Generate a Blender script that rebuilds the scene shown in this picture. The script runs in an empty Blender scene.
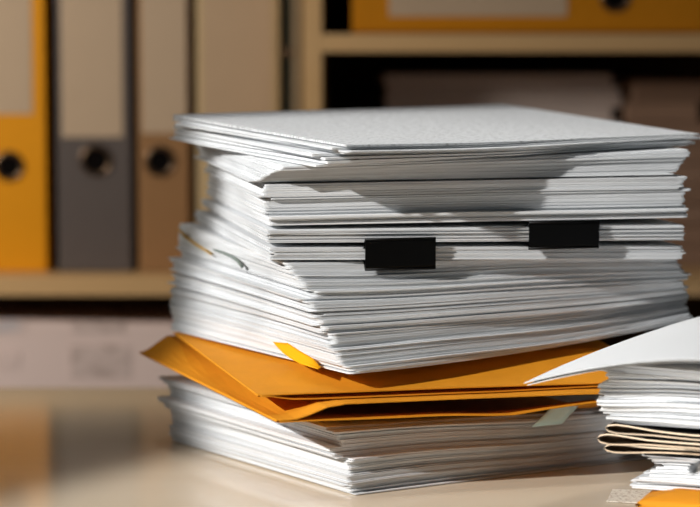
import bpy, bmesh, math, random
from mathutils import Vector, Matrix
from math import sin, cos, pi, radians as R
rnd = random.Random(11)
SC = bpy.context.scene
COL = SC.collection

# ------------------------------------------------------------------ helpers
def link(name, verts, faces, mat, parent=None, smooth=False):
    me = bpy.data.meshes.new(name)
    me.from_pydata([tuple(v) for v in verts], [], faces)
    me.update()
    if smooth:
        for p in me.polygons: p.use_smooth = True
    for m in (mat if isinstance(mat, (list, tuple)) else [mat]): me.materials.append(m)
    o = bpy.data.objects.new(name, me); COL.objects.link(o)
    if parent: o.parent = parent
    return o

def linkbm(name, bm, mat, parent=None, smooth=False, loc=(0,0,0), rz=0):
    bmesh.ops.recalc_face_normals(bm, faces=bm.faces[:])
    me = bpy.data.meshes.new(name); bm.to_mesh(me); bm.free()
    if smooth:
        for p in me.polygons: p.use_smooth = True
    for m in (mat if isinstance(mat, (list, tuple)) else [mat]): me.materials.append(m)
    o = bpy.data.objects.new(name, me); COL.objects.link(o)
    o.location = loc; o.rotation_euler = (0,0,rz)
    if parent: o.parent = parent
    return o

def tag(o, label, cat, group=None, kind=None):
    o['label'] = label; o['category'] = cat
    if group: o['group'] = group
    if kind: o['kind'] = kind
    return o

def empty(name, loc=(0,0,0), rz=0):
    o = bpy.data.objects.new(name, None); COL.objects.link(o)
    o.location = loc; o.rotation_euler = (0,0,rz); o.empty_display_size = .02
    return o

def box_bm(x0,x1,y0,y1,z0,z1, bev=0, seg=2, bm=None):
    b = bmesh.new()
    bmesh.ops.create_cube(b, size=1)
    for v in b.verts:
        v.co = Vector(((x0+x1)/2 + v.co.x*(x1-x0), (y0+y1)/2 + v.co.y*(y1-y0), (z0+z1)/2 + v.co.z*(z1-z0)))
    if bev: bmesh.ops.bevel(b, geom=b.edges[:], offset=bev, segments=seg, affect='EDGES', profile=.7)
    if bm is None: return b
    me = bpy.data.meshes.new('t'); b.to_mesh(me); b.free(); bm.from_mesh(me); bpy.data.meshes.remove(me)
    return bm

def smooth01(t):
    t = max(0., min(1., t)); return t*t*(3-2*t)
def lerp(a,b,t): return a+(b-a)*t

# ------------------------------------------------------------------ materials
def new_mat(name):
    m = bpy.data.materials.new(name); m.use_nodes = True
    nt = m.node_tree; b = nt.nodes['Principled BSDF']
    return m, nt, b
def N(nt, t, **kw):
    n = nt.nodes.new(t)
    for k, v in kw.items():
        if k in n.inputs: n.inputs[k].default_value = v
        else: setattr(n, k, v)
    return n
def L(nt, a, b): nt.links.new(a, b)
def srgb(r,g,b):
    f = lambda c: (c/255/12.92) if c/255 <= .04045 else ((c/255+.055)/1.055)**2.4
    return (f(r),f(g),f(b),1)

def plain(name, col, rough=.6, spec=.3, metal=0, nscale=30, nstr=.12, bump=0):
    m, nt, b = new_mat(name)
    b.inputs['Roughness'].default_value = rough
    b.inputs['Specular IOR Level'].default_value = spec
    b.inputs['Metallic'].default_value = metal
    tc = N(nt,'ShaderNodeTexCoord'); no = N(nt,'ShaderNodeTexNoise'); no.inputs['Scale'].default_value = nscale
    no.inputs['Detail'].default_value = 4
    L(nt, tc.outputs['Object'], no.inputs['Vector'])
    mx = N(nt,'ShaderNodeMix', data_type='RGBA')
    mx.inputs[6].default_value = tuple(c*(1-nstr) for c in col[:3])+(1,)
    mx.inputs[7].default_value = tuple(min(1,c*(1+nstr)) for c in col[:3])+(1,)
    L(nt, no.outputs['Fac'], mx.inputs[0]); L(nt, mx.outputs[2], b.inputs['Base Color'])
    if bump:
        bp = N(nt,'ShaderNodeBump'); bp.inputs['Strength'].default_value = bump; bp.inputs['Distance'].default_value = .001
        L(nt, no.outputs['Fac'], bp.inputs['Height']); L(nt, bp.outputs['Normal'], b.inputs['Normal'])
    return m

def paper_mat(name, lo, hi, textlines=False, streak=.72):
    """matt office paper: per-sheet tone, and on the cut edges fine page lines"""
    m, nt, b = new_mat(name)
    b.inputs['Roughness'].default_value = .85; b.inputs['Specular IOR Level'].default_value = .12
    oi = N(nt,'ShaderNodeObjectInfo')
    mr = N(nt,'ShaderNodeMapRange'); mr.inputs['To Min'].default_value = lo; mr.inputs['To Max'].default_value = hi
    L(nt, oi.outputs['Random'], mr.inputs['Value'])
    tc = N(nt,'ShaderNodeTexCoord')
    mp = N(nt,'ShaderNodeMapping'); mp.inputs['Scale'].default_value = (9,9,2600)
    L(nt, tc.outputs['Object'], mp.inputs['Vector'])
    no = N(nt,'ShaderNodeTexNoise'); no.inputs['Scale'].default_value = 1; no.inputs['Detail'].default_value = 2
    L(nt, mp.outputs[0], no.inputs['Vector'])
    m2 = N(nt,'ShaderNodeMapRange'); m2.inputs['From Min'].default_value=.3; m2.inputs['From Max'].default_value=.62
    m2.inputs['To Min'].default_value = streak; m2.inputs['To Max'].default_value = 1
    L(nt, no.outputs['Fac'], m2.inputs['Value'])
    ge = N(nt,'ShaderNodeNewGeometry'); sx = N(nt,'ShaderNodeSeparateXYZ'); L(nt, ge.outputs['Normal'], sx.inputs[0])
    ab = N(nt,'ShaderNodeMath', operation='ABSOLUTE'); L(nt, sx.outputs['Z'], ab.inputs[0])
    mk = N(nt,'ShaderNodeMapRange'); mk.inputs['From Min'].default_value=.3; mk.inputs['From Max'].default_value=.7
    mk.inputs['To Min'].default_value=1; mk.inputs['To Max'].default_value=0   # 1 on edges
    L(nt, ab.outputs[0], mk.inputs['Value'])
    mx = N(nt,'ShaderNodeMix', data_type='FLOAT'); mx.inputs[2].default_value = 1
    L(nt, mk.outputs[0], mx.inputs[0]); L(nt, m2.outputs[0], mx.inputs[3])
    mu = N(nt,'ShaderNodeMath', operation='MULTIPLY'); L(nt, mr.outputs[0], mu.inputs[0]); L(nt, mx.outputs[0], mu.inputs[1])
    out = mu.outputs[0]
    if textlines:
        # faint rows of print on the face: rows (wave along sheet width) broken up by noise words
        w = N(nt,'ShaderNodeTexWave', wave_type='BANDS', bands_direction='X'); w.inputs['Scale'].default_value = 55
        L(nt, tc.outputs['Object'], w.inputs['Vector'])
        mq = N(nt,'ShaderNodeMapping'); mq.inputs['Scale'].default_value = (180,420,1); L(nt, tc.outputs['Object'], mq.inputs['Vector'])
        nn = N(nt,'ShaderNodeTexNoise'); nn.inputs['Scale'].default_value = 1; L(nt, mq.outputs[0], nn.inputs['Vector'])
        r1 = N(nt,'ShaderNodeMapRange'); r1.inputs['From Min'].default_value=.45; r1.inputs['From Max'].default_value=.6
        L(nt, nn.outputs['Fac'], r1.inputs['Value'])
        r2 = N(nt,'ShaderNodeMath', operation='MULTIPLY'); L(nt, r1.outputs[0], r2.inputs[0]); L(nt, w.outputs['Fac'], r2.inputs[1])
        r3 = N(nt,'ShaderNodeMath', operation='MULTIPLY_ADD'); r3.inputs[1].default_value=-.38; r3.inputs[2].default_value=1
        L(nt, r2.outputs[0], r3.inputs[0])
        r4 = N(nt,'ShaderNodeMath', operation='MULTIPLY'); L(nt, out, r4.inputs[0]); L(nt, r3.outputs[0], r4.inputs[1])
        out = r4.outputs[0]
    cc = N(nt,'ShaderNodeCombineColor'); 
    for ch,(fac) in enumerate((.955,.978,1.0)):
        q=N(nt,'ShaderNodeMath',operation='MULTIPLY'); q.inputs[1].default_value=fac; L(nt,out,q.inputs[0]); L(nt,q.outputs[0],cc.inputs[ch])
    L(nt, cc.outputs[0], b.inputs['Base Color'])
    return m

def laminate(name, c1, c2, rough, spec=.5, scale=(2,26,26), coat=0):
    m, nt, b = new_mat(name)
    b.inputs['Roughness'].default_value = rough; b.inputs['Specular IOR Level'].default_value = spec
    b.inputs['Coat Weight'].default_value = coat; b.inputs['Coat Roughness'].default_value = rough*.8
    tc = N(nt,'ShaderNodeTexCoord'); mp = N(nt,'ShaderNodeMapping'); mp.inputs['Scale'].default_value = scale
    L(nt, tc.outputs['Object'], mp.inputs['Vector'])
    no = N(nt,'ShaderNodeTexNoise'); no.inputs['Scale'].default_value=1; no.inputs['Detail'].default_value=5; no.inputs['Distortion'].default_value=.6
    L(nt, mp.outputs[0], no.inputs['Vector'])
    mx = N(nt,'ShaderNodeMix', data_type='RGBA'); mx.inputs[6].default_value=c1; mx.inputs[7].default_value=c2
    L(nt, no.outputs['Fac'], mx.inputs[0]); L(nt, mx.outputs[2], b.inputs['Base Color'])
    return m

def print_mat(name, base, ink, sx, sz, amt=.6):
    """paper with illegible blurred rows of print"""
    m, nt, b = new_mat(name); b.inputs['Roughness'].default_value=.8; b.inputs['Specular IOR Level'].default_value=.15
    tc = N(nt,'ShaderNodeTexCoord'); mp = N(nt,'ShaderNodeMapping'); mp.inputs['Scale'].default_value=(sx,sx,sz)
    L(nt, tc.outputs['Object'], mp.inputs['Vector'])
    no = N(nt,'ShaderNodeTexNoise'); no.inputs['Scale'].default_value=1; no.inputs['Detail'].default_value=3
    L(nt, mp.outputs[0], no.inputs['Vector'])
    mr = N(nt,'ShaderNodeMapRange'); mr.inputs['From Min'].default_value=.48; mr.inputs['From Max'].default_value=.62
    mr.inputs['To Max'].default_value=amt
    L(nt, no.outputs['Fac'], mr.inputs['Value'])
    mx = N(nt,'ShaderNodeMix', data_type='RGBA'); mx.inputs[6].default_value=base; mx.inputs[7].default_value=ink
    L(nt, mr.outputs[0], mx.inputs[0]); L(nt, mx.outputs[2], b.inputs['Base Color'])
    return m

PAPER = paper_mat('white_office_paper', .70, .86)
PAPER_PRINT = paper_mat('printed_office_paper', .76, .80, textlines=True)
MANILA = plain('ochre_envelope_paper', srgb(214,140,30), .7, .2, nscale=55, nstr=.10, bump=.15)
MANILA_IN = plain('ochre_envelope_inside', srgb(150,88,20), .8, .1, nscale=40, nstr=.1)
YELLOW = plain('yellow_note_paper', srgb(240,168,6), .7, .2, nscale=40, nstr=.06)
STRAW = plain('straw_note_paper', srgb(205,160,60), .7, .2, nscale=40, nstr=.06)
GREYTAB = plain('grey_green_tab_paper', srgb(206,238,242), .6, .2, nscale=40, nstr=.05)
DULLTAB = plain('dull_grey_tab_paper', srgb(120,130,124), .7, .2, nscale=40, nstr=.05)
BLACK = plain('black_enamel', (.0015,.0015,.0015,1), .4, .12, nscale=20, nstr=.2)
STEEL = plain('dull_brass_ring', srgb(120,100,82), .3, .5, metal=1, nscale=20, nstr=.05)
HOLESHADE = plain('hole_shade_black', (.004,.003,.003,1), .9, .05)  # flat black painting the shade inside the binders' finger holes
TABLE = laminate('pale_table_laminate', srgb(220,202,176), srgb(227,211,188), .11, .6, scale=(1.5,18,18))
SHELF = laminate('shelf_laminate', srgb(205,166,116), srgb(216,180,132), .45, .3)
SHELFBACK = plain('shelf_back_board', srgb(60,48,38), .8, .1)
ORANGE = plain('orange_binder_cover', srgb(226,150,3), .5, .3, nscale=80, nstr=.05)
ORANGED = plain('ochre_binder_cover', srgb(196,126,6), .5, .3, nscale=80, nstr=.05)
GREY = plain('grey_binder_cover', srgb(92,84,82), .55, .3, nscale=80, nstr=.06)
BROWN = plain('brown_binder_cover', srgb(150,112,74), .55, .3, nscale=80, nstr=.06)
CREAMB = plain('cream_binder_cover', srgb(196,172,132), .6, .3, nscale=80, nstr=.05)
GREENB = plain('dark_green_folder_cover', srgb(44,46,34), .6, .3, nscale=80, nstr=.08)
PALEB = plain('grey_cream_folder_cover', srgb(150,134,110), .6, .3, nscale=80, nstr=.05)
LABELP = plain('binder_label_paper', srgb(190,168,144), .8, .1, nscale=25, nstr=.06)
LABELC = plain('cream_binder_label_paper', srgb(190,164,136), .8, .1, nscale=25, nstr=.06)
WALL = plain('painted_wall', srgb(178,164,148), .9, .1, nscale=3, nstr=.04)
FLOOR = laminate('dark_floor_boards', srgb(80,60,42), srgb(104,80,56), .4, .3, scale=(1,12,12))
LEGM = plain('grey_metal_leg', srgb(90,88,86), .4, .4, metal=.6)
CREAMCARD = plain('cream_card', srgb(226,206,180), .7, .2, nscale=40, nstr=.05)
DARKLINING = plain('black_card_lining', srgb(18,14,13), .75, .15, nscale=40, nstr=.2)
PINKPAPER = plain('grey_pink_paper', srgb(215,202,198), .85, .1, nscale=12, nstr=.08)
DARKPAPER = plain('dull_brown_paper', srgb(150,122,104), .85, .1, nscale=12, nstr=.2)
BOXM = plain('grey_pink_card', srgb(236,216,212), .85, .1, nscale=6, nstr=.05)
INKBLUE = print_mat('blue_print_mark', srgb(232,212,208), srgb(130,165,190), 26, 30, .5)
INKGREY = print_mat('grey_print_block', srgb(222,204,200), srgb(165,145,138), 60, 110, .55)
SLIP = print_mat('printed_slip_paper', srgb(232,224,210), srgb(150,120,95), 520, 520, .5)

# ------------------------------------------------------------------ camera
H, F, D0 = .2755, 2290.0, 1.4
PITCH = math.atan((253.5-48)/F)
cam = bpy.data.cameras.new('camera'); co = bpy.data.objects.new('camera', cam); COL.objects.link(co)
cam.sensor_width = 36; cam.lens = 36*F/700
cam.clip_start = .02; cam.clip_end = 30
co.location = (0,-D0,H); co.rotation_euler = (pi/2-PITCH,0,0)
cam.dof.use_dof = True; cam.dof.focus_distance = 1.43; cam.dof.aperture_fstop = 4.9
SC.camera = co

def zpix(py, d):
    """height of the point that the photograph shows at row py, d metres in front of the camera"""
    t = (py-253.5)/F
    h = d*(t*cos(PITCH)+sin(PITCH))/(cos(PITCH)-t*sin(PITCH))
    return H-h

# ------------------------------------------------------------------ setting
o = link('floor', [(-3,-3,-.74),(3,-3,-.74),(3,1.2,-.74),(-3,1.2,-.74)], [(0,1,2,3)], FLOOR); o['kind']='structure'
o = linkbm('wall_back', box_bm(-3,3,1.14,1.2,-.74,1.9), WALL); o['kind']='structure'

# table
t = empty('table', (0,0,-.74)); tag(t, 'pale glossy laminate table the paper stacks stand on', 'table')
linkbm('tabletop', box_bm(-1.0,1.0,-1.0,.45,.74-.028,.74,.002), TABLE, t)
for x in (-.9,.9):
    for y in (-.92,.37):
        linkbm('leg', box_bm(x-.025,x+.025,y-.025,y+.025,0,.712,.003), LEGM, t)

# bookcase -----------------------------------------------------------
FY = .73
bc = empty('bookcase', (0,FY,-.74)); tag(bc, 'light wood bookcase holding binders and papers behind the table', 'bookcase')
zz = .74
def shelfbox(name, x0,x1,y0,y1,z0,z1, m=SHELF): return linkbm(name, box_bm(x0,x1,y0,y1,z0+zz,z1+zz,.0012), m, bc)
shelfbox('side_panel', -.72,-.70,0,.36,-.74,1.1)
shelfbox('side_panel', .70,.72,0,.36,-.74,1.1)
shelfbox('upright', -.0437,-.026,0,.35,-.2,1.08)
shelfbox('shelf_board', -.70,.70,0,.35,.0445,.0625)
shelfbox('shelf_board', -.026,.70,0,.35,.2715,.2885)
shelfbox('shelf_board', -.70,.70,0,.35,-.22,-.20)
shelfbox('shelf_board', -.70,.70,0,.35,.47,.49)
shelfbox('shelf_board', -.70,.70,0,.35,-.72,-.70)
shelfbox('top_board', -.72,.72,0,.36,1.08,1.1)
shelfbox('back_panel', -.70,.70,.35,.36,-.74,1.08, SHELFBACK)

def ring_bm(R0, r, n=32, k=10):
    b = bmesh.new(); vs=[]
    for i in range(n):
        a=2*pi*i/n; row=[]
        for j in range(k):
            c=2*pi*j/k
            row.append(b.verts.new(((R0+r*cos(c))*cos(a), r*sin(c), (R0+r*cos(c))*sin(a))))
        vs.append(row)
    for i in range(n):
        for j in range(k):
            b.faces.new((vs[i][j],vs[(i+1)%n][j],vs[(i+1)%n][(j+1)%k],vs[i][(j+1)%k]))
    return b
def disc_bm(rad, n=32):
    b=bmesh.new(); bmesh.ops.create_circle(b, cap_ends=True, segments=n, radius=rad)
    bmesh.ops.rotate(b, verts=b.verts, matrix=Matrix.Rotation(pi/2,3,'X'))
    return b

def binder(label, w, h, d, loc, cover, lab=None, hole=None, labmat=LABELP, flat=False):
    """lever arch file: cover boards round a paper block, label and finger hole in the spine. local x = spine width, z = height, y = depth"""
    e = empty('ring_binder', loc); tag(e, label, 'binder', None)
    if flat: e.rotation_euler = (0, pi/2, 0)
    th=.003
    b = box_bm(-w/2,-w/2+th,0,d,0,h,.001)
    box_bm(w/2-th,w/2,0,d,0,h,.001,bm=b)
    linkbm('cover', b, cover, e)
    linkbm('spine', box_bm(-w/2+th*.5,w/2-th*.5,-.004,0,0,h,.0015,3), cover, e)
    linkbm('paper_block', box_bm(-w/2+.006,w/2-.006,.03,d-.02,.006,h-.012), PAPER, e)
    if lab:
        x0,x1,z0,z1 = lab
        linkbm('label_card', box_bm(x0,x1,-.0048,-.004,z0,z1), labmat, e)
    if hole:
        x,z,r = hole
        rg = linkbm('hole_ring', ring_bm(r,.0022), STEEL, e, True, loc=(x,-.0042,z))
        linkbm('hole_shade_disc', disc_bm(r), HOLESHADE, rg, loc=(0,-.0004,0))  # no hole is cut: a black disc paints its dark inside
    return e
BY = FY+.05; dB = D0+BY
px = lambda p,d=dB: (p-350)/F*d*.998
zB = .0632
def binder_px(label, x0,x1, cover, lx=None, ly=None, hole=None, labmat=LABELP, r=.0125):
    w = px(x1)-px(x0); xc=(px(x0)+px(x1))/2
    lab = (px(lx[0])-xc, px(lx[1])-xc, zpix(ly,dB)-zB, .29) if lx else None
    ho = (px(hole[0])-xc, zpix(hole[1],dB)-zB, r) if hole else None
    return binder(label, w-.0015, .318, .28, (xc,BY,zB), cover, lab, ho, labmat)
binder_px('orange upright ring binder with a pale label, beside the grey one', -33,48, ORANGE, (-22,33), 114, (9,166))
binder_px('dark grey upright ring binder between the orange and brown ones', 56,133, GREY, (62,123), 137, (96,160), r=.0135)
binder_px('brown upright ring binder between the grey and cream ones', 137,191, BROWN, (142,187), 133, (160,161), r=.013)
binder_px('wide cream upright ring binder beside the dark green folder', 196,281, CREAMB, (203,272), 150, None, LABELC)
e = binder_px('thin dark green folder between the cream binder and grey-cream folder', 282.5,290.5, GREENB, None, None, (287,52), r=.003)
binder_px('thin grey-cream folder against the wooden upright of the bookcase', 291.5,302, PALEB)
# binder lying on its side on the right-hand board: its spine height runs along x
xb0, xb1 = px(352), px(352)+.345
e = binder('ochre ring binder lying flat on the upper shelf board', .076,.345,.28,(xb0, BY-.03, .2888+.0385), ORANGED,
       (-.1,.026-.0,.036,.2), None, flat=True)
# the flat binder's local x points down (-z) after the turn; put label and hole in those terms
for c in list(e.children):
    if c.name.startswith('label_card'):
        me=c.data
        bm=box_bm(-.030,.0225,-.0048,-.004,px(388)-xb0,px(563)-xb0); bm.to_mesh(me); bm.free()
rg = linkbm('hole_ring', ring_bm(.0125,.0022), STEEL, e, True, loc=(.0385-(zpix(-3,dB-.03)-.2888),-.0042,px(610)-xb0))
linkbm('hole_shade_disc', disc_bm(.0125), HOLESHADE, rg, loc=(0,-.0004,0))  # black disc for the hole's shade here too

# piles on the lower right shelf -------------------------------------
def slab(name, x0,x1,y0,y1,z0,z1,m,rz=0,bev=.0015):
    cx,cy=(x0+x1)/2,(y0+y1)/2
    b=box_bm(x0-cx,x1-cx,y0-cy,y1-cy,0,z1-z0,bev)
    # leaf lines: a few shallow horizontal grooves round the block
    geom=b.verts[:]+b.edges[:]+b.faces[:]
    return linkbm(name,b,m,None,loc=(cx,cy,z0),rz=rz)
z=.0628; n=16; top=zpix(74,2.26)
for i in range(n):
    h=(top-z)/(n-i)*(.85+.3*rnd.random()) if i<n-1 else top-z
    dx=rnd.uniform(-.004,.004)
    o=slab('magazine', .036+dx,.262+dx+rnd.uniform(-.006,.006), .86,1.06, z, z+h-.0006, PINKPAPER, R(rnd.uniform(-1,1)))
    tag(o,'grey-pink magazine in the tidy pile on the shelf behind the stack','magazine','magazines piled on the shelf'); z+=h
o['label']='topmost grey-pink magazine of the tidy pile on the dark shelf'
z=.0628; n=9; top=zpix(80,2.26)
for i in range(n):
    h=(top-z)/(n-i)
    dx=rnd.uniform(-.012,.012); w=.12 - (.05 if i>6 else 0)
    o=slab('paper_folder', .275+dx,.275+w+dx, .83,1.05, z, z+h-.0008, DARKPAPER, R(rnd.uniform(-4,4)))
    tag(o,'dull brown folder in the untidy pile beside the grey-pink magazines','folder','dull brown folders piled on the shelf'); z+=h
o['label']='topmost dull brown folder beside the grey-pink magazine pile'

# printed card box in the lowest compartment
bx = empty('document_box', (-.27,FY+.03,-.2)); tag(bx,'grey-pink printed document box on the low shelf behind the table edge','box')
b = box_bm(-.3,.222,0,.29,.0006,.2225,.004)
for v in b.verts:
    if v.co.z>.15: v.co.z += -.010*smooth01((v.co.x+.0)/.235)
linkbm('carton', b, BOXM, bx)
def fcard(x0,y0,x1,y1,m,name='printed_mark'):
    d=D0+FY+.03
    zs=(zpix(y0,d)+.2,zpix(y1,d)+.2); xs=(px(x0,d)+.27,px(x1,d)+.27)
    linkbm(name, box_bm(xs[0],xs[1],-.0008,.0002,zs[1],zs[0]), m, bx)
fcard(-12,320,22,332,INKBLUE); fcard(-14,351,16,368,INKBLUE)
fcard(68,322,122,332,INKGREY); fcard(68,345,128,377,INKGREY)

# ------------------------------------------------------------------ interfaces of the tall stack
LONG, SHORT = .279, .232
CX, CY = .0538, .1724
def corner_dirs(th): return Vector((cos(th),sin(th))), Vector((-sin(th),cos(th)))
class Face:
    """bilinear height field through the heights at a sheet's four corners (near, right, left, back)"""
    def __init__(s, thdeg, zn, zr, zl, zb, bow=0, bowp=1.):
        s.th=R(thdeg); s.r,s.l=corner_dirs(s.th); s.z=(zn,zr,zl,zb); s.bow=bow
    def __call__(s,x,y):
        p=Vector((x-CX,y-CY)); u=p.dot(s.r)/LONG+.5; v=p.dot(s.l)/SHORT+.5
        u=max(-.15,min(1.15,u)); v=max(-.15,min(1.15,v))
        zn,zr,zl,zb=s.z
        return zn*(1-u)*(1-v)+zr*u*(1-v)+zl*(1-u)*v+zb*u*v + s.bow*4*max(0,u*(1-u))*(1-.6*v)
def facepx(th, yn, yr, yl, zb, bow=0):
    t=R(th); r,l=corner_dirs(t)
    n=Vector((CX,CY))-r*LONG/2-l*SHORT/2
    dn=D0+n.y; dr=D0+(n+r*LONG).y; dl=D0+(n+l*SHORT).y
    return Face(th, zpix(yn,dn), zpix(yr,dr), zpix(yl,dl), zb, bow)
F0 = Face(32,.0004,.0004,.0004,.0004)
F1 = facepx(32,428,405,377,.034)
F2 = facepx(32,375,322,329,.086,-.0035)
F3 = facepx(14,262,262,222,.141)
F4 = facepx(12,245.5,246.5,208,.1525)
F5 = facepx(12,227.5,224,197,.165)
F5B= facepx(12,226.5,219,196,.166)
F4B= facepx(12,244.5,243.5,206,.1535)
F6 = facepx(12,184,176,160,.196)
F7 = facepx(14,164,150,134,.215)
F8 = facepx(29,142,133.5,112,.2345,-.001)
for nm in ('F1','F2','F3','F4','F5','F6','F7','F8'): print(nm,[round(z,4) for z in globals()[nm].z])

def axis(n, fine):
    a=[0,.25*fine,.5*fine,.75*fine,fine]
    inner=[fine+(1-2*fine)*i/(n) for i in range(1,n)]
    b=[1-x for x in reversed(a)]
    return a+inner+b
AU=axis(17,.03); AV=axis(13,.04)
def outline(u,v,L_,W_,rc):
    """local metres, with the four corners rounded by radius rc"""
    x=u*L_; y=v*W_
    if rc>0:
        a=min(x,L_-x); b=min(y,W_-y)
        if a<rc and b<rc:
            A=(rc-a)/rc; B=(rc-b)/rc
            A2=A*math.sqrt(max(0,1-B*B/2)); B2=B*math.sqrt(max(0,1-A*A/2))
            a2=rc-A2*rc; b2=rc-B2*rc
            x = a2 if x<L_/2 else L_-a2; y = b2 if y<W_/2 else W_-b2
    return x,y
def sheet_mesh(name, cx,cy,th,L_,W_,zb,zt,mat,rc=.0,au=AU,av=AV,edge=None,parent=None):
    """a thin slab of paper between two height functions of world xy. Origin at the sheet's centre."""
    r,l=corner_dirs(th)
    vs=[];fs=[]; nu=len(au); nv=len(av)
    zc=zb(cx,cy)
    top=[]
    for layer,zf in ((0,zb),(1,zt)):
        for v in av:
            for u in au:
                x,y=outline(u,v,L_,W_,rc)
                if edge:
                    ex,ey=edge(u,v); x+=ex; y+=ey
                p=Vector((cx,cy))+r*(x-L_/2)+l*(y-W_/2)
                vs.append((p.x,p.y,zf(p.x,p.y)))
    idx=lambda k,i,j:k*nu*nv+j*nu+i
    for j in range(nv-1):
        for i in range(nu-1):
            fs.append((idx(0,i,j),idx(0,i,j+1),idx(0,i+1,j+1),idx(0,i+1,j)))
            fs.append((idx(1,i,j),idx(1,i+1,j),idx(1,i+1,j+1),idx(1,i,j+1)))
    for i in range(nu-1):
        fs.append((idx(0,i,0),idx(0,i+1,0),idx(1,i+1,0),idx(1,i,0)))
        fs.append((idx(0,i+1,nv-1),idx(0,i,nv-1),idx(1,i,nv-1),idx(1,i+1,nv-1)))
    for j in range(nv-1):
        fs.append((idx(0,0,j+1),idx(0,0,j),idx(1,0,j),idx(1,0,j+1)))
        fs.append((idx(0,nu-1,j),idx(0,nu-1,j+1),idx(1,nu-1,j+1),idx(1,nu-1,j)))
    # object origin at sheet centre, unrotated frame turned so that object x runs along the sheet
    ca,sa=cos(-th),sin(-th)
    loc=[]
    for x,y,z in vs:
        dx,dy=x-cx,y-cy
        loc.append((dx*ca-dy*sa, dx*sa+dy*ca, z-zc))
    o=link(name,loc,fs,mat,parent)
    o.location=(cx,cy,zc); o.rotation_euler=(0,0,th)
    return o

def wobble(seed, amp):
    r2=random.Random(seed); ks=[(r2.uniform(8,26),r2.uniform(8,26),r2.uniform(0,6.28)) for _ in range(3)]
    return lambda x,y: amp*sum(sin(a*x+b*y+c) for a,b,c in ks)/1.7

def from_near(p, th, y=None):
    """offset of a sheet's centre so that its near corner shows at column p, y metres behind the table origin"""
    r,l=corner_dirs(R(th))
    if y is None: y=(Vector((CX,CY))-r*LONG/2-l*SHORT/2).y
    n=Vector(((p-350)/F*(D0+y)*1.006,y)); c=n+r*LONG/2+l*SHORT/2
    return (c.x-CX,c.y-CY)

def section(n, lo, hi, th0, th1, label, group, seed, jit=.0012, jth=.5, big=.12, dx0=(0,0), dx1=(0,0), gap=(.05,.16),
            rc=0, wob=.0006, bulge=None, zpow=1, dz0=0., dz1=0.):
    r2=random.Random(seed)
    w=[r2.uniform(.5,1.6)*(1+ (zpow-1)*0) for _ in range(n)]; s=sum(w); acc=0; out=[]
    wa,wb=wobble(seed*7+1,wob),wobble(seed*7+2,wob)
    ddx,ddy,dth=0,0,0
    for i in range(n):
        f0=acc/s; acc+=w[i]; f1=acc/s
        fm=(f0+f1)/2; g=(f1-f0)*r2.uniform(*gap)
        ft=f1-g
        # slow drift (clumps of sheets move together) plus single-sheet jitter
        if r2.random()<.22: ddx,ddy,dth=r2.gauss(0,jit*1.5),r2.gauss(0,jit*1.5),r2.gauss(0,jth)
        jx,jy,jt=ddx+r2.gauss(0,jit*.45),ddy+r2.gauss(0,jit*.45),dth+r2.gauss(0,jth*.25)
        if r2.random()<big: jx+=r2.uniform(-3,3)*jit; jy+=r2.uniform(-2,1)*jit; jt+=r2.gauss(0,jth)
        th=R(lerp(th0,th1,fm)+jt)
        cx=CX+lerp(dx0[0],dx1[0],fm)+jx; cy=CY+lerp(dx0[1],dx1[1],fm)+jy
        def mk(f):
            env=4*f*(1-f)
            def zf(x,y):
                a,b=lo(x,y)+dz0,hi(x,y)+dz1
                z=a+(b-a)*f
                t=(b-a)
                q=(wa(x,y)*(1-f)+wb(x,y)*f)*min(1,env*3)*min(1,t/.01)
                return z+q
            return zf
        o=sheet_mesh('paper_sheet',cx,cy,th,LONG,SHORT,mk(f0),mk(ft),PAPER,rc)
        tag(o,label,'paper',group)
        out.append(o)
    return out

# lower stack
low=section(44,F0,F1,33,31,'white paper sheet in the block lying on the table under the ochre envelopes','sheets under the ochre envelopes',3,
            jit=.0015,jth=.6,wob=.0010,rc=.002,gap=(.06,.2),big=.05,dx0=(.001,-.001),dx1=(-.010,.0))

low[0]['label']='bottom white sheet of the tall stack, lying on the table'
low[0].location.x+=.004; low[0].location.y-=.004
# middle block, twisting as it rises
mid=section(84,F2,F3,33.5,21.5,'white paper sheet in the thick twisted block between ochre envelopes and lower clipped bundle','sheets of the thick middle block',5,
            jit=.0011,jth=.5,wob=.0008,rc=.004,dz0=.0006,dz1=-.0006,gap=(.05,.17),big=.16,dx1=from_near(289,21.5,.027))
mid[0]['label']='lowest white sheet of the thick block, resting on the upper ochre envelope'

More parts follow.
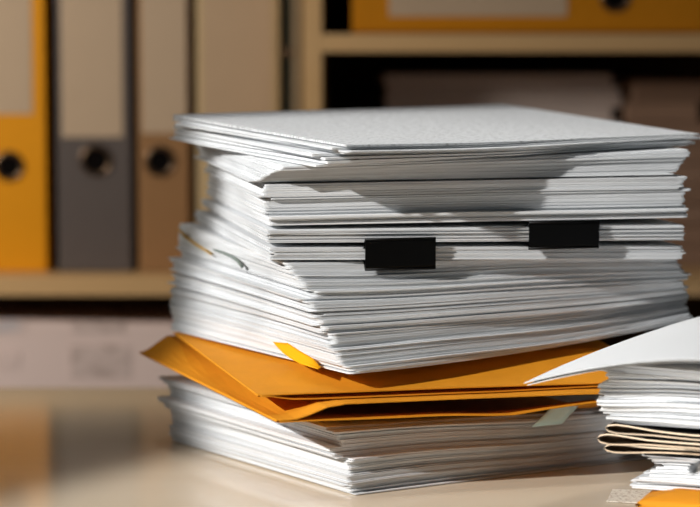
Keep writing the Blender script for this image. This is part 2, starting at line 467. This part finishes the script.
# clipped bundles ------------------------------------------------------
def bundle(lo,hi,th,dx,n,seed,label,clip_px,clip_y,bid):
    r2=random.Random(seed)
    thr=R(th); cx,cy=CX+dx[0],CY+dx[1]
    e=empty('clipped_bundle',(cx,cy,lo(cx,cy))); tag(e,label,'papers')
    wa=wobble(seed,.0004)
    f=0
    for i in range(n):
        f0=i/n; f1=(i+1)/n-.2/n*r2.random()
        zf=lambda x,y,f=f0: lerp(lo(x,y)+.0012,hi(x,y)-.0012,f)
        zg=lambda x,y,f=f1: lerp(lo(x,y)+.0012,hi(x,y)-.0012,f)
        o=sheet_mesh('sheet',cx+r2.gauss(0,.0007),cy+r2.gauss(0,.0006),thr+R(r2.gauss(0,.25)),LONG,SHORT,zf,zg,PAPER,.001)
        o.location-=e.location; o.parent=e
    # clip: folded sheet-steel body, a flat spine over the cut edge and two jaws gripping the faces
    r,l=corner_dirs(thr); n0=Vector((cx,cy))-r*LONG/2-l*SHORT/2
    def at_px(p):   # distance along the front edge seen at column p
        k=(p-350)/F
        # n0.x + r.x s = k (D0 + n0.y + r.y s)
        return (k*(D0+n0.y)-n0.x)/(r.x-k*r.y)
    s0,s1=at_px(clip_px[0]),at_px(clip_px[1]); sm=(s0+s1)/2
    pm=n0+r*sm; d=D0+pm.y-.004
    zt,zb=zpix(clip_y[0],d),zpix(clip_y[1],d)
    hw=(s1-s0)/2; h=zt-zb; T=.0007; jl=.005
    zl=lo(pm.x,pm.y)+.0009-zb; zh=hi(pm.x,pm.y)-.0009-zb
    prof=[(jl,zh),(-.0010,zh+.0003),(-.0034,h-.0016),(-.0046,h-.0004),(-.0056,h-.0022),(-.0056,.0022),(-.0046,.0004),(-.0034,.0016),(-.0010,zl-.0003),(jl,zl)]
    vs=[];fs=[]
    def offs(i):
        a=Vector(prof[max(0,i-1)]); c=Vector(prof[min(len(prof)-1,i+1)]); t=(c-a).normalized()
        return Vector((t.y,-t.x))
    for sx in (-hw,hw):
        for i,p in enumerate(prof):
            q=Vector(p)-offs(i)*T
            vs.append((sx,p[0],p[1])); vs.append((sx,q.x,q.y))
    m=len(prof)
    I=lambda k,i,q:k*2*m+2*i+q
    for i in range(m-1):
        for q in (0,1): fs.append((I(0,i,q),I(0,i+1,q),I(1,i+1,q),I(1,i,q)))
        for k in (0,1): fs.append((I(k,i,0),I(k,i+1,0),I(k,i+1,1),I(k,i,1)))
    for i in (0,m-1): fs.append((I(0,i,0),I(0,i,1),I(1,i,1),I(1,i,0)))
    bm=bmesh.new(); bv=[bm.verts.new(v) for v in vs]
    for f_ in fs: bm.faces.new([bv[k] for k in f_])
    c=linkbm('binder_clip',bm,BLACK,e,False,loc=Vector((pm.x,pm.y,zb))-e.location,rz=thr)
    c['label']='black folded steel clip'
    # lips: rolled edges carrying the wire handles on both jaws
    bm=bmesh.new()
    for zq in (h-.0006,.0006):
        for side in (0,):
            seg=10; rows=[]
            for sx in (-hw,hw):
                rows.append([bm.verts.new((sx,-.0048+.0009*cos(2*pi*k/seg),zq+.0009*sin(2*pi*k/seg))) for k in range(seg)])
            for k in range(seg): bm.faces.new((rows[0][k],rows[0][(k+1)%seg],rows[1][(k+1)%seg],rows[1][k]))
            bm.faces.new(rows[0]); bm.faces.new(rows[1][::-1])
    linkbm('clip_lip',bm,BLACK,c,True)
    return e
bundle(F3,F4,15.5,from_near(271,15.5,.028),10,21,'lower clipped paper bundle, its black clip nearer the stack corner',(363,433.5),(238,269.5),1)
bundle(F4B,F5,14,from_near(268,14,.030),10,22,'upper clipped paper bundle, its black clip towards the far end',(527,597),(221,248.5),2)
# blocks above the bundles
secB=section(24,F5B,F6,13.2,12.2,'white paper sheet in the block resting on the upper clipped bundle','sheets of the block on the clipped bundles',9,
             jit=.0011,jth=.35,wob=.0004,rc=.0015,dz0=.0006,dz1=-.0005,gap=(.05,.14),big=.1, dx0=from_near(270,13.2,.030),dx1=from_near(268,12.2,.033))
secA=section(16,F6,F7,11.5,18,'white paper sheet in the block just under the overhanging top sheets','sheets of the block under the top sheets',10,
             jit=.0012,jth=.4,wob=.0005,rc=.0015,dz0=.0006,dz1=-.0008,gap=(.05,.12),big=.05, dx0=from_near(252,11.5,.036),dx1=from_near(286,18,.022))
top=section(8,F7,F8,27,29.3,'loose white sheet overhanging the stack directly below the topmost printed sheet','loose overhanging sheets at the top',14,
             jit=.0036,jth=2.6,wob=.0012,rc=.001,gap=(.25,.5),big=.5, dx0=from_near(318,27,.002),dx1=from_near(327,29,.001))
top[-1].data.materials[0]=PAPER_PRINT
top[-1]['label']='topmost sheet of the tall stack with faint grey print on its face'
del top[-1]['group']

# ------------------------------------------------------------------ envelopes
def envelope(label, P, thdeg, L_, W_, zt, zb, thick=.0007, skew=0.):
    """flat paper envelope: two panels joined along three edges, mouth open along the front long edge"""
    th=R(thdeg); r,l=corner_dirs(th); c=Vector(P)+r*L_/2+l*W_/2; k=math.tan(R(skew))
    e=empty('envelope',(c.x,c.y,0)); tag(e,label,'envelope')
    au=[0,.006,.015,.03,.05,.08]+[.08+.92*i/18 for i in range(1,18)]+[.985,1]; av=[0,.01,.03,.06,.1,.16,.24,.34,.46,.6,.75,.9,.985,1]
    def uv(x,y):
        p=Vector((x,y))-Vector(P); return (p.dot(r)+k*p.dot(l))/L_,p.dot(l)/W_
    for nm,f0,f1 in (('upper_panel',lambda u,v:zt(u,v)-thick,zt),('lower_panel',zb,lambda u,v:zb(u,v)+thick)):
        o=sheet_mesh(nm,c.x,c.y,th,L_,W_,lambda x,y,f=f0:f(*uv(x,y)),lambda x,y,f=f1:f(*uv(x,y)),MANILA,.003,au,av,edge=lambda u,v:(-k*v*W_,0))
        for p in o.data.polygons: p.use_smooth=False
        o.location=(0,0,o.location.z); o.parent=e
    # folded seam along the short left edge, closing the envelope
    vs=[];fs=[]
    for v in av:
        p=Vector(P)+l*(v*W_)-r*(k*v*W_)-c
        for q in range(7):
            a=pi/2+pi*q/6
            z0,z1=zb(0,v),zt(0,v); hh=(z1-z0)/2
            pp=p+r*(max(hh,.0008)*.9*cos(a))
            vs.append((pp.x,pp.y,(z0+z1)/2+hh*sin(a)))
    for j in range(len(av)-1):
        for q in range(6):
            fs.append((j*7+q,j*7+q+1,(j+1)*7+q+1,(j+1)*7+q))
    link('side_fold',vs,fs,MANILA,e,True)
    return e,(Vector(P),r,l,L_,W_)
PU=(-.0555,-.019); TU=18.3; PL=(-.0437,-.030); TL=18.0; KL=6.4
WU,LU=.213,.26; WL,LL=.249,.24
def worldfn(P,T,L_,W_,K=0):
    r,l=corner_dirs(R(T)); P=Vector(P); k=math.tan(R(K))
    def f(u,v):
        p=P+r*(u*L_-k*v*W_)+l*(v*W_); return p.x,p.y
    return f
wu=worldfn(PU,TU,LU,WU); wl=worldfn(PL,TL,LL,WL,KL)
def poly(pts):
    def f(t):
        for (a,b),(c,d) in zip(pts,pts[1:]):
            if t<=c: return lerp(b,d,(t-a)/(c-a))
        return pts[-1][1]
    return f
ut=poly([(0,.0650),(.5,.0638),(1,.0615)]); 
def U_top(u,v):
    x,y=wu(u,v); fr=ut(u); inn=min(F2(x,y),.0795)-.0006
    w=smooth01(v/.30)
    left=lerp(.0650,.0785,v)                       # the short left edge
    z=lerp(fr,inn,w) 
    return lerp(left,z,smooth01(u/.22))
ug=poly([(0,.0012),(.03,.0016),(.09,.0042),(.6,.0040),(1,.0018)])
def U_bot(u,v):
    g=ug(u)*(1-.55*smooth01(v/.35)); g=max(g,.0013)
    return U_top(u,v)-g
lt=poly([(0,.0520),(.06,.0555),(.15,.0597),(.5,.0592),(.85,.0582),(1,.0570)])
lb=poly([(0,.0497),(.2,.0490),(.46,.0486),(.63,.0464),(.75,.0495),(.88,.0522),(1,.0530)])
def back_lift(u,v): return smooth01((v-.62)/.38)*smooth01(u/.10)*(1-smooth01((u-.16)/.3))
def L_bot(u,v):
    x,y=wl(u,v); fr=lb(u)
    inn=F1(x,y)+.0012
    z=lerp(fr,inn,smooth01(v/.3))
    z=max(z, F1(x,y)+.0009) if v>.08 else z
    left=lerp(.0497,.0610,v)
    return lerp(left,z,smooth01(u/.25)) + back_lift(u,v)*.0125
def L_top(u,v):
    fr=lt(u); x,y=wl(u,v)
    inn=.0605
    z=lerp(fr,inn,smooth01(v/.22))
    left=lerp(.0509,.0630,v)
    z=lerp(left,z,smooth01(u/.16)) + back_lift(u,v)*.013
    if v>.04:
        p=Vector((x,y))-Vector(PU); r,l=corner_dirs(R(TU)); uu,vv=p.dot(r)/LU,p.dot(l)/WU
        z=min(z, U_bot(min(1,max(0,uu)),min(1,max(0,vv)))-.0008) if -.02<uu<1.02 and vv>-.02 else z
    else: pass
    z=max(z, L_bot(u,v)+.0018)
    return z
envelope('upper ochre paper envelope lying directly beneath the thick middle block',PU,TU,LU,WU,U_top,U_bot)
envelope('lower ochre paper envelope with gaping mouth, its corner jutting furthest out',PL,TL,LL,WL,L_top,L_bot,skew=KL)

# ------------------------------------------------------------------ notes and tabs
def ribbon(name, rowA, rowB, mat, thick=.0004):
    """a small paper strip spanning two matching rows of 3-D points"""
    n=len(rowA); bm=bmesh.new(); k=5
    g=[[Vector(a).lerp(Vector(b),t/(k-1)) for t in range(k)] for a,b in zip(rowA,rowB)]
    c=sum((p for r_ in g for p in r_),Vector())/(n*k)
    vv=[[bm.verts.new(p-c) for p in r_] for r_ in g]
    for i in range(n-1):
        for j in range(k-1): bm.faces.new((vv[i][j],vv[i+1][j],vv[i+1][j+1],vv[i][j+1]))
    bm.normal_update()
    ret=bmesh.ops.solidify(bm,geom=bm.faces[:],thickness=thick)
    return linkbm(name,bm,mat,None,True,loc=c)
def at(pxx,py,d):
    zc=d*cos(PITCH)+(H-zpix(py,d))*sin(PITCH)
    return Vector(((pxx-350)/F*zc, d-D0, zpix(py,d)))
def leftface(pxx,th,off=(0,0)):
    """depth of the stack's left face (for a given twist) in column pxx"""
    r,l=corner_dirs(R(th)); n=Vector((CX+off[0],CY+off[1]))-r*LONG/2-l*SHORT/2
    k=(pxx-350)/F; v=(k*(D0+n.y)-n.x)/(l.x-k*l.y)
    return D0+(n+l*v).y
A=[];B=[]
for a,b in (((288,343.5),(273,342)),((292,346),(277,347)),((298,350),(283,353)),((305,354),(291,359)),((313,358.5),(301,364.5)),((321,367.5),(318,369.5))):
    da=leftface(a[0],31)-.003; db=leftface(b[0],31)-.012
    A.append(at(a[0],a[1],da)); B.append(at(b[0],b[1],db))
o=ribbon('sticky_note',A,B,YELLOW); tag(o,'bright yellow sticky note curling out just above the upper envelope','note')
A=[];B=[]
for a,b in (((179,229),(177,228.5)),((186,235),(184,237)),((195,242.5),(193,244)),((204,248.5),(203,250)),((213,253.5),(211.5,255.5))):
    d=leftface(max(a[0],186),21.5,from_near(289,21.5,.027))-.003; A.append(at(a[0],a[1],d-.001)); B.append(at(b[0],b[1],d-.008))
o=ribbon('page_flag',A,B,STRAW); tag(o,'straw-coloured page flag poking out of the stack above the grey-green tab','page flag')
A=[];B=[]
for a,b in (((213,249),(214,251)),((222,251),(222,253.5)),((231,254.5),(230.5,257.5)),((238,259),(237,262.5)),((244,266),(242,269))):
    d=leftface(a[0],21.5,from_near(289,21.5,.027))-.003; A.append(at(a[0],a[1],d-.002)); B.append(at(b[0],b[1],d-.007))
o=ribbon('page_tab',A,B,DULLTAB); tag(o,'curved grey-green tab peeping out beside the straw-coloured flag','page tab')
def frontface(pxx,th):
    r,l=corner_dirs(R(th)); n=Vector((CX,CY))-r*LONG/2-l*SHORT/2
    k=(pxx-350)/F; s=(k*(D0+n.y)-n.x)/(r.x-k*r.y)
    return D0+(n+r*s).y
A=[];B=[]
for a,b in (((554,404),(581,402)),((548,411),(577,408)),((540,419),(569,416)),((532,427),(562,424))):
    A.append(at(a[0],a[1],frontface(a[0],32)-.016)); B.append(at(b[0],b[1],frontface(b[0],32)-.016))
o=ribbon('page_tab',A,B,GREYTAB); tag(o,'pale blue-grey tab hanging from below the lower envelope','page tab')

# ------------------------------------------------------------------ the second stack, at the right
def small_sheet(pxx, z0, z1, al, label, group, L_=.25, W_=.19, d=1.36, zfun=None, mat=PAPER, rc=.001, name='paper_sheet'):
    th=R(al); r,l=corner_dirs(th)
    p=Vector(((pxx-350)/F*d*1.006, d-D0)); c=p+r*L_/2+l*W_/2
    if zfun is None:
        zb=lambda x,y:z0; zt=lambda x,y:z1
    else: zb,zt=zfun(p,r,l)
    return sheet_mesh(name,c.x,c.y,th,L_,W_,zb,zt,mat,rc)
prof_hi=[(444,648),(440,634),(436,628),(432,622),(427,618),(422,616),(416,610),(411,603),(405,601),(399,598),(392,600),(386,599),(381,606),(376,607),(371,604)]
prof_lo=[(493,652),(489,640),(485,633),(481,634),(478,640),(474,650),(470,662),(467,660),(463,652),(459,651),(455,646),(452,640)]
def pxprof(prof,y):
    ps=sorted(prof)
    for (a,b),(c,d) in zip(ps,ps[1:]):
        if a<=y<=c: return lerp(b,d,(y-a)/(c-a))
    return ps[0][1] if y<ps[0][0] else ps[-1][1]
DR=1.36; r2=random.Random(77)
def rblock(y0,y1,n,prof,label,group,seed):
    r3=random.Random(seed)
    za,zb_=zpix(y0,DR),zpix(y1,DR); w=[r3.uniform(.6,1.5) for _ in range(n)]; s=sum(w); acc=0; out=[]
    for i in range(n):
        f0=acc/s; acc+=w[i]; f1=acc/s
        z0,z1=lerp(za,zb_,f0),lerp(za,zb_,f1-(f1-f0)*r3.uniform(.08,.35))
        y=lerp(y0,y1,(f0+f1)/2)
        al=-24+r3.gauss(0,3.2)
        def zf(p,r,l,z0=z0,z1=z1,k=i):
            def mk(z):
                def g(x,y):
                    u=(x-.150)*.914-(y+.04)*.407
                    return z + .0028*smooth01(u/.05)*sin(pi*min(1,(z-za)/(zb_-za+1e-6)))*1.0
                return g
            return mk(z0),mk(z1)
        o=small_sheet(pxprof(prof,y)+r3.gauss(0,3.0),z0,z1,al,label,group,zfun=zf,d=DR+r3.gauss(0,.002))
        tag(o,label,'paper',group); out.append(o)
    return out
# bottom envelope of the small stack
th=R(-8)
def zE(top):
    return (lambda u,v: .0135 if top else .0006)
e,_=envelope('ochre envelope at the bottom of the smaller paper stack',((640-350)/F*1.335,-.066),-20,.26,.17,
           lambda u,v:.0072+.0066*math.sqrt(max(0,min(1,u/.08,v/.10))), lambda u,v:.0058-.0052*math.sqrt(max(0,min(1,u/.08,v/.10))))
rblock(488.8,453,20,prof_lo,'white sheet in the smaller stack between its ochre envelope and the folded cards','sheets below the folded cards',31)
hi_b=rblock(423.5,371,24,prof_hi,'white sheet in the smaller stack above the folded cards','sheets above the folded cards',32)
# folded cards with black lining, fold loops towards the tall stack
def folded_card(pxx, yc, hloop, Lx, al, label, droop=0.0, tail=.0008, W_=.18):
    d=DR-.002; th=R(al); r,l=corner_dirs(th)
    p=Vector(((pxx-350)/F*d*1.006,d-D0)); zc=zpix(yc,d)
    h=hloop/F*d
    # teardrop profile (along r, z): lower leaf from far end to the fold, round, back along the upper leaf
    pts=[]
    n=16
    for i in range(n+1):
        s=1-i/n; x=Lx*s**1.6; pts.append((x, -(h/2-tail)*math.sqrt(min(1,x/.006))*(1-smooth01((x-.006)/(.030)))-tail*min(1,x/.004)))
    up=[(x,-z) for x,z in reversed(pts[:-1])]
    prof=pts+up
    e=empty('folded_card',(p.x,p.y,zc),th); tag(e,label,'folded card')
    m=len(prof); T=.0009
    def nrm(i):
        a=Vector(prof[max(0,i-1)]);c=Vector(prof[min(m-1,i+1)]);t=(c-a).normalized(); return Vector((t.y,-t.x))
    ins=[Vector(q)-nrm(i)*T for i,q in enumerate(prof)]
    sag=lambda x:-droop*smooth01(x/.06)
    ys=[0,.02,.08,W_]
    vs=[];fs=[]
    for y in ys:
        for i,q in enumerate(prof): vs.append((q[0],y,q[1]+sag(q[0])))
    for y in ys:
        for i,q in enumerate(ins): vs.append((max(q.x,.0001),y,q.y+sag(q.x)))
    K=len(ys)*m
    for j in range(len(ys)-1):
        for i in range(m-1): fs.append((j*m+i,j*m+i+1,(j+1)*m+i+1,(j+1)*m+i))
    for i in range(m-1):
        fs.append((i,i+1,K+i+1,K+i))
    outer=link('outer_face',vs,fs,CREAMCARD,e,True)
    fs2=[]
    for j in range(len(ys)-1):
        for i in range(m-1): fs2.append((j*m+i,(j+1)*m+i,(j+1)*m+i+1,j*m+i+1))
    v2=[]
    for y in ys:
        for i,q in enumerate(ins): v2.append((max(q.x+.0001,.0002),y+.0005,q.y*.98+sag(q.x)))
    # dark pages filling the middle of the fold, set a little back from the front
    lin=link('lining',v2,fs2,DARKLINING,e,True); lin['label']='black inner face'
    return e
folded_card(606,428.0,7.0,.20,-24,'uppermost cream folded card with black lining in the smaller stack',droop=.002)
folded_card(598,438.4,8.6,.20,-24,'middle cream folded card with black lining, jutting furthest from the smaller stack',droop=.0004)
folded_card(605,447.8,6.4,.20,-24,'lowest cream folded card with black lining in the smaller stack',droop=-.0015)

# drooping sheets on top of the small stack, one sharp corner pointing at the tall stack
PD=Vector(((524.5-350)/F*1.36*1.006,1.36-D0)); RD,LD=corner_dirs(R(-42)); ZD=zpix(383.6,1.36)
def droop(x,y,off):
    q=Vector((x,y))-PD; u,v=q.dot(RD),q.dot(LD)
    s=max(0,u+.62*v)/.135
    return ZD+.0260*(1-(1-min(1,s))**1.6)-.0015*smooth01(v/.15)-off
def droop_sheet(pxx,al,off,thick,label):
    au=[i/24 for i in range(25)]; av=[i/16 for i in range(17)]
    zf=lambda p,r,l:((lambda x,y:droop(x,y,off)),(lambda x,y:droop(x,y,off)+thick))
    th=R(al); r,l=corner_dirs(th); p=Vector(((pxx-350)/F*1.36*1.006,1.36-D0)); c=p+r*.12+l*.10
    zb,zt=zf(p,r,l)
    o=sheet_mesh('paper_sheet',c.x,c.y,th,.24,.20,zb,zt,PAPER,0,au,av); tag(o,label,'paper'); return o
droop_sheet(560,-38,.0040,.0009,'short drooping white sheet third from top of the smaller stack')
droop_sheet(528,-40.5,.0020,.0006,'drooping white sheet just under the topmost one of the smaller stack')
droop_sheet(524.5,-42,0,.0005,'topmost drooping white sheet of the smaller stack, sharp corner pointing outward')
# shaded sheets under the drooping ones
for k,(p_,y0,y1) in enumerate(((592,370.5,368.2),(590,368,365.6),(594,365.4,363.2),)):
    za,zb_=zpix(y0,1.37),zpix(y1,1.37)
    o=small_sheet(p_,za,zb_,-33,'',None,d=1.372,L_=.2,W_=.17)
    tag(o,'white sheet in the shade right under the drooping top sheets','paper','shaded sheets under the drooping ones')
# rolled sheet end at the right rim
b=bmesh.new(); seg=40; rows=[]
for i in range(seg):
    a=2*pi*1.7*i/(seg-1); rr=.0034-.0010*i/(seg-1)
    rows.append([b.verts.new((0+rr*cos(a),y,rr*sin(a))) for y in (0,.15)])
for i in range(seg-1): b.faces.new((rows[i][0],rows[i+1][0],rows[i+1][1],rows[i][1]))
bmesh.ops.solidify(b,geom=b.faces[:],thickness=.0003)
pr=at(693,469.5,1.285)
o=linkbm('rolled_paper',b,PAPER,None,True,loc=pr,rz=R(-30)); tag(o,'small rolled-up white paper poking from the smaller stack','paper')
# printed slip on the table
p=at(612,492,1.40); 
o=sheet_mesh('printed_slip',.187,-.012,R(-12),.055,.04,lambda x,y:.0004,lambda x,y:.0009,SLIP,.0)
tag(o,'small printed slip lying on the table beside the smaller stack','paper slip')

# ------------------------------------------------------------------ light
def aim(o,target): o.rotation_euler=(Vector(target)-o.location).to_track_quat('-Z','Y').to_euler()
def spot(name,loc,target,power,angle,blend,size,col):
    l=bpy.data.lights.new(name,'SPOT'); l.energy=power; l.spot_size=R(angle); l.spot_blend=blend; l.shadow_soft_size=size; l.color=col
    o=bpy.data.objects.new(name,l); COL.objects.link(o); o.location=loc; aim(o,target); return o
def area(name,loc,target,power,sx,sy,col):
    l=bpy.data.lights.new(name,'AREA'); l.shape='RECTANGLE'; l.size=sx; l.size_y=sy; l.energy=power; l.color=col
    o=bpy.data.objects.new(name,l); COL.objects.link(o); o.location=loc; aim(o,target); return o
sd=Vector((-.745,-.511,.427)); tg=Vector((.215,.0,.09))
spot('sun_lamp', tg+sd*3.2, tg, 540, 13.2, .2, .03, (1,.975,.94))
area('overhead_fill', (-.4,.0,2.0), (0,.3,0), 1.8, 1.6,1.0, (.96,.98,1))  # added soft fill from overhead, not a real ceiling fixture
spot('shelf_fill', (-1.0,.02,.55), (-.22,.76,.13), 38, 62, .8, .12, (1,.91,.79))  # added warm light to brighten binders and box, no lamp stands there
spot('table_fill', (.04,-.10,1.35), (.14,-.09,0), 110, 15, 1., .32, (1,.97,.93))  # invented light from above, added to brighten the front of the tabletop
spot('stack_fill', (.10,-1.3,.045), (.21,-.05,.05), 46, 6.6, 1., .02, (1,.99,.97))  # added low beam that lifts the smaller stack's edges under the drooping sheets
area('fill_lamp', (1.1,-1.2,.62), (.1,.3,.15), .4, .5,.5, (.85,.93,1))
w=bpy.data.worlds.new('world'); SC.world=w; w.use_nodes=True
bg=w.node_tree.nodes['Background']; bg.inputs[0].default_value=(.86,.94,1,1); bg.inputs[1].default_value=.04
SC.view_settings.view_transform='Standard'; SC.view_settings.look='None'
SC.view_settings.exposure=0; SC.view_settings.gamma=1
SC.cycles.use_denoising=True
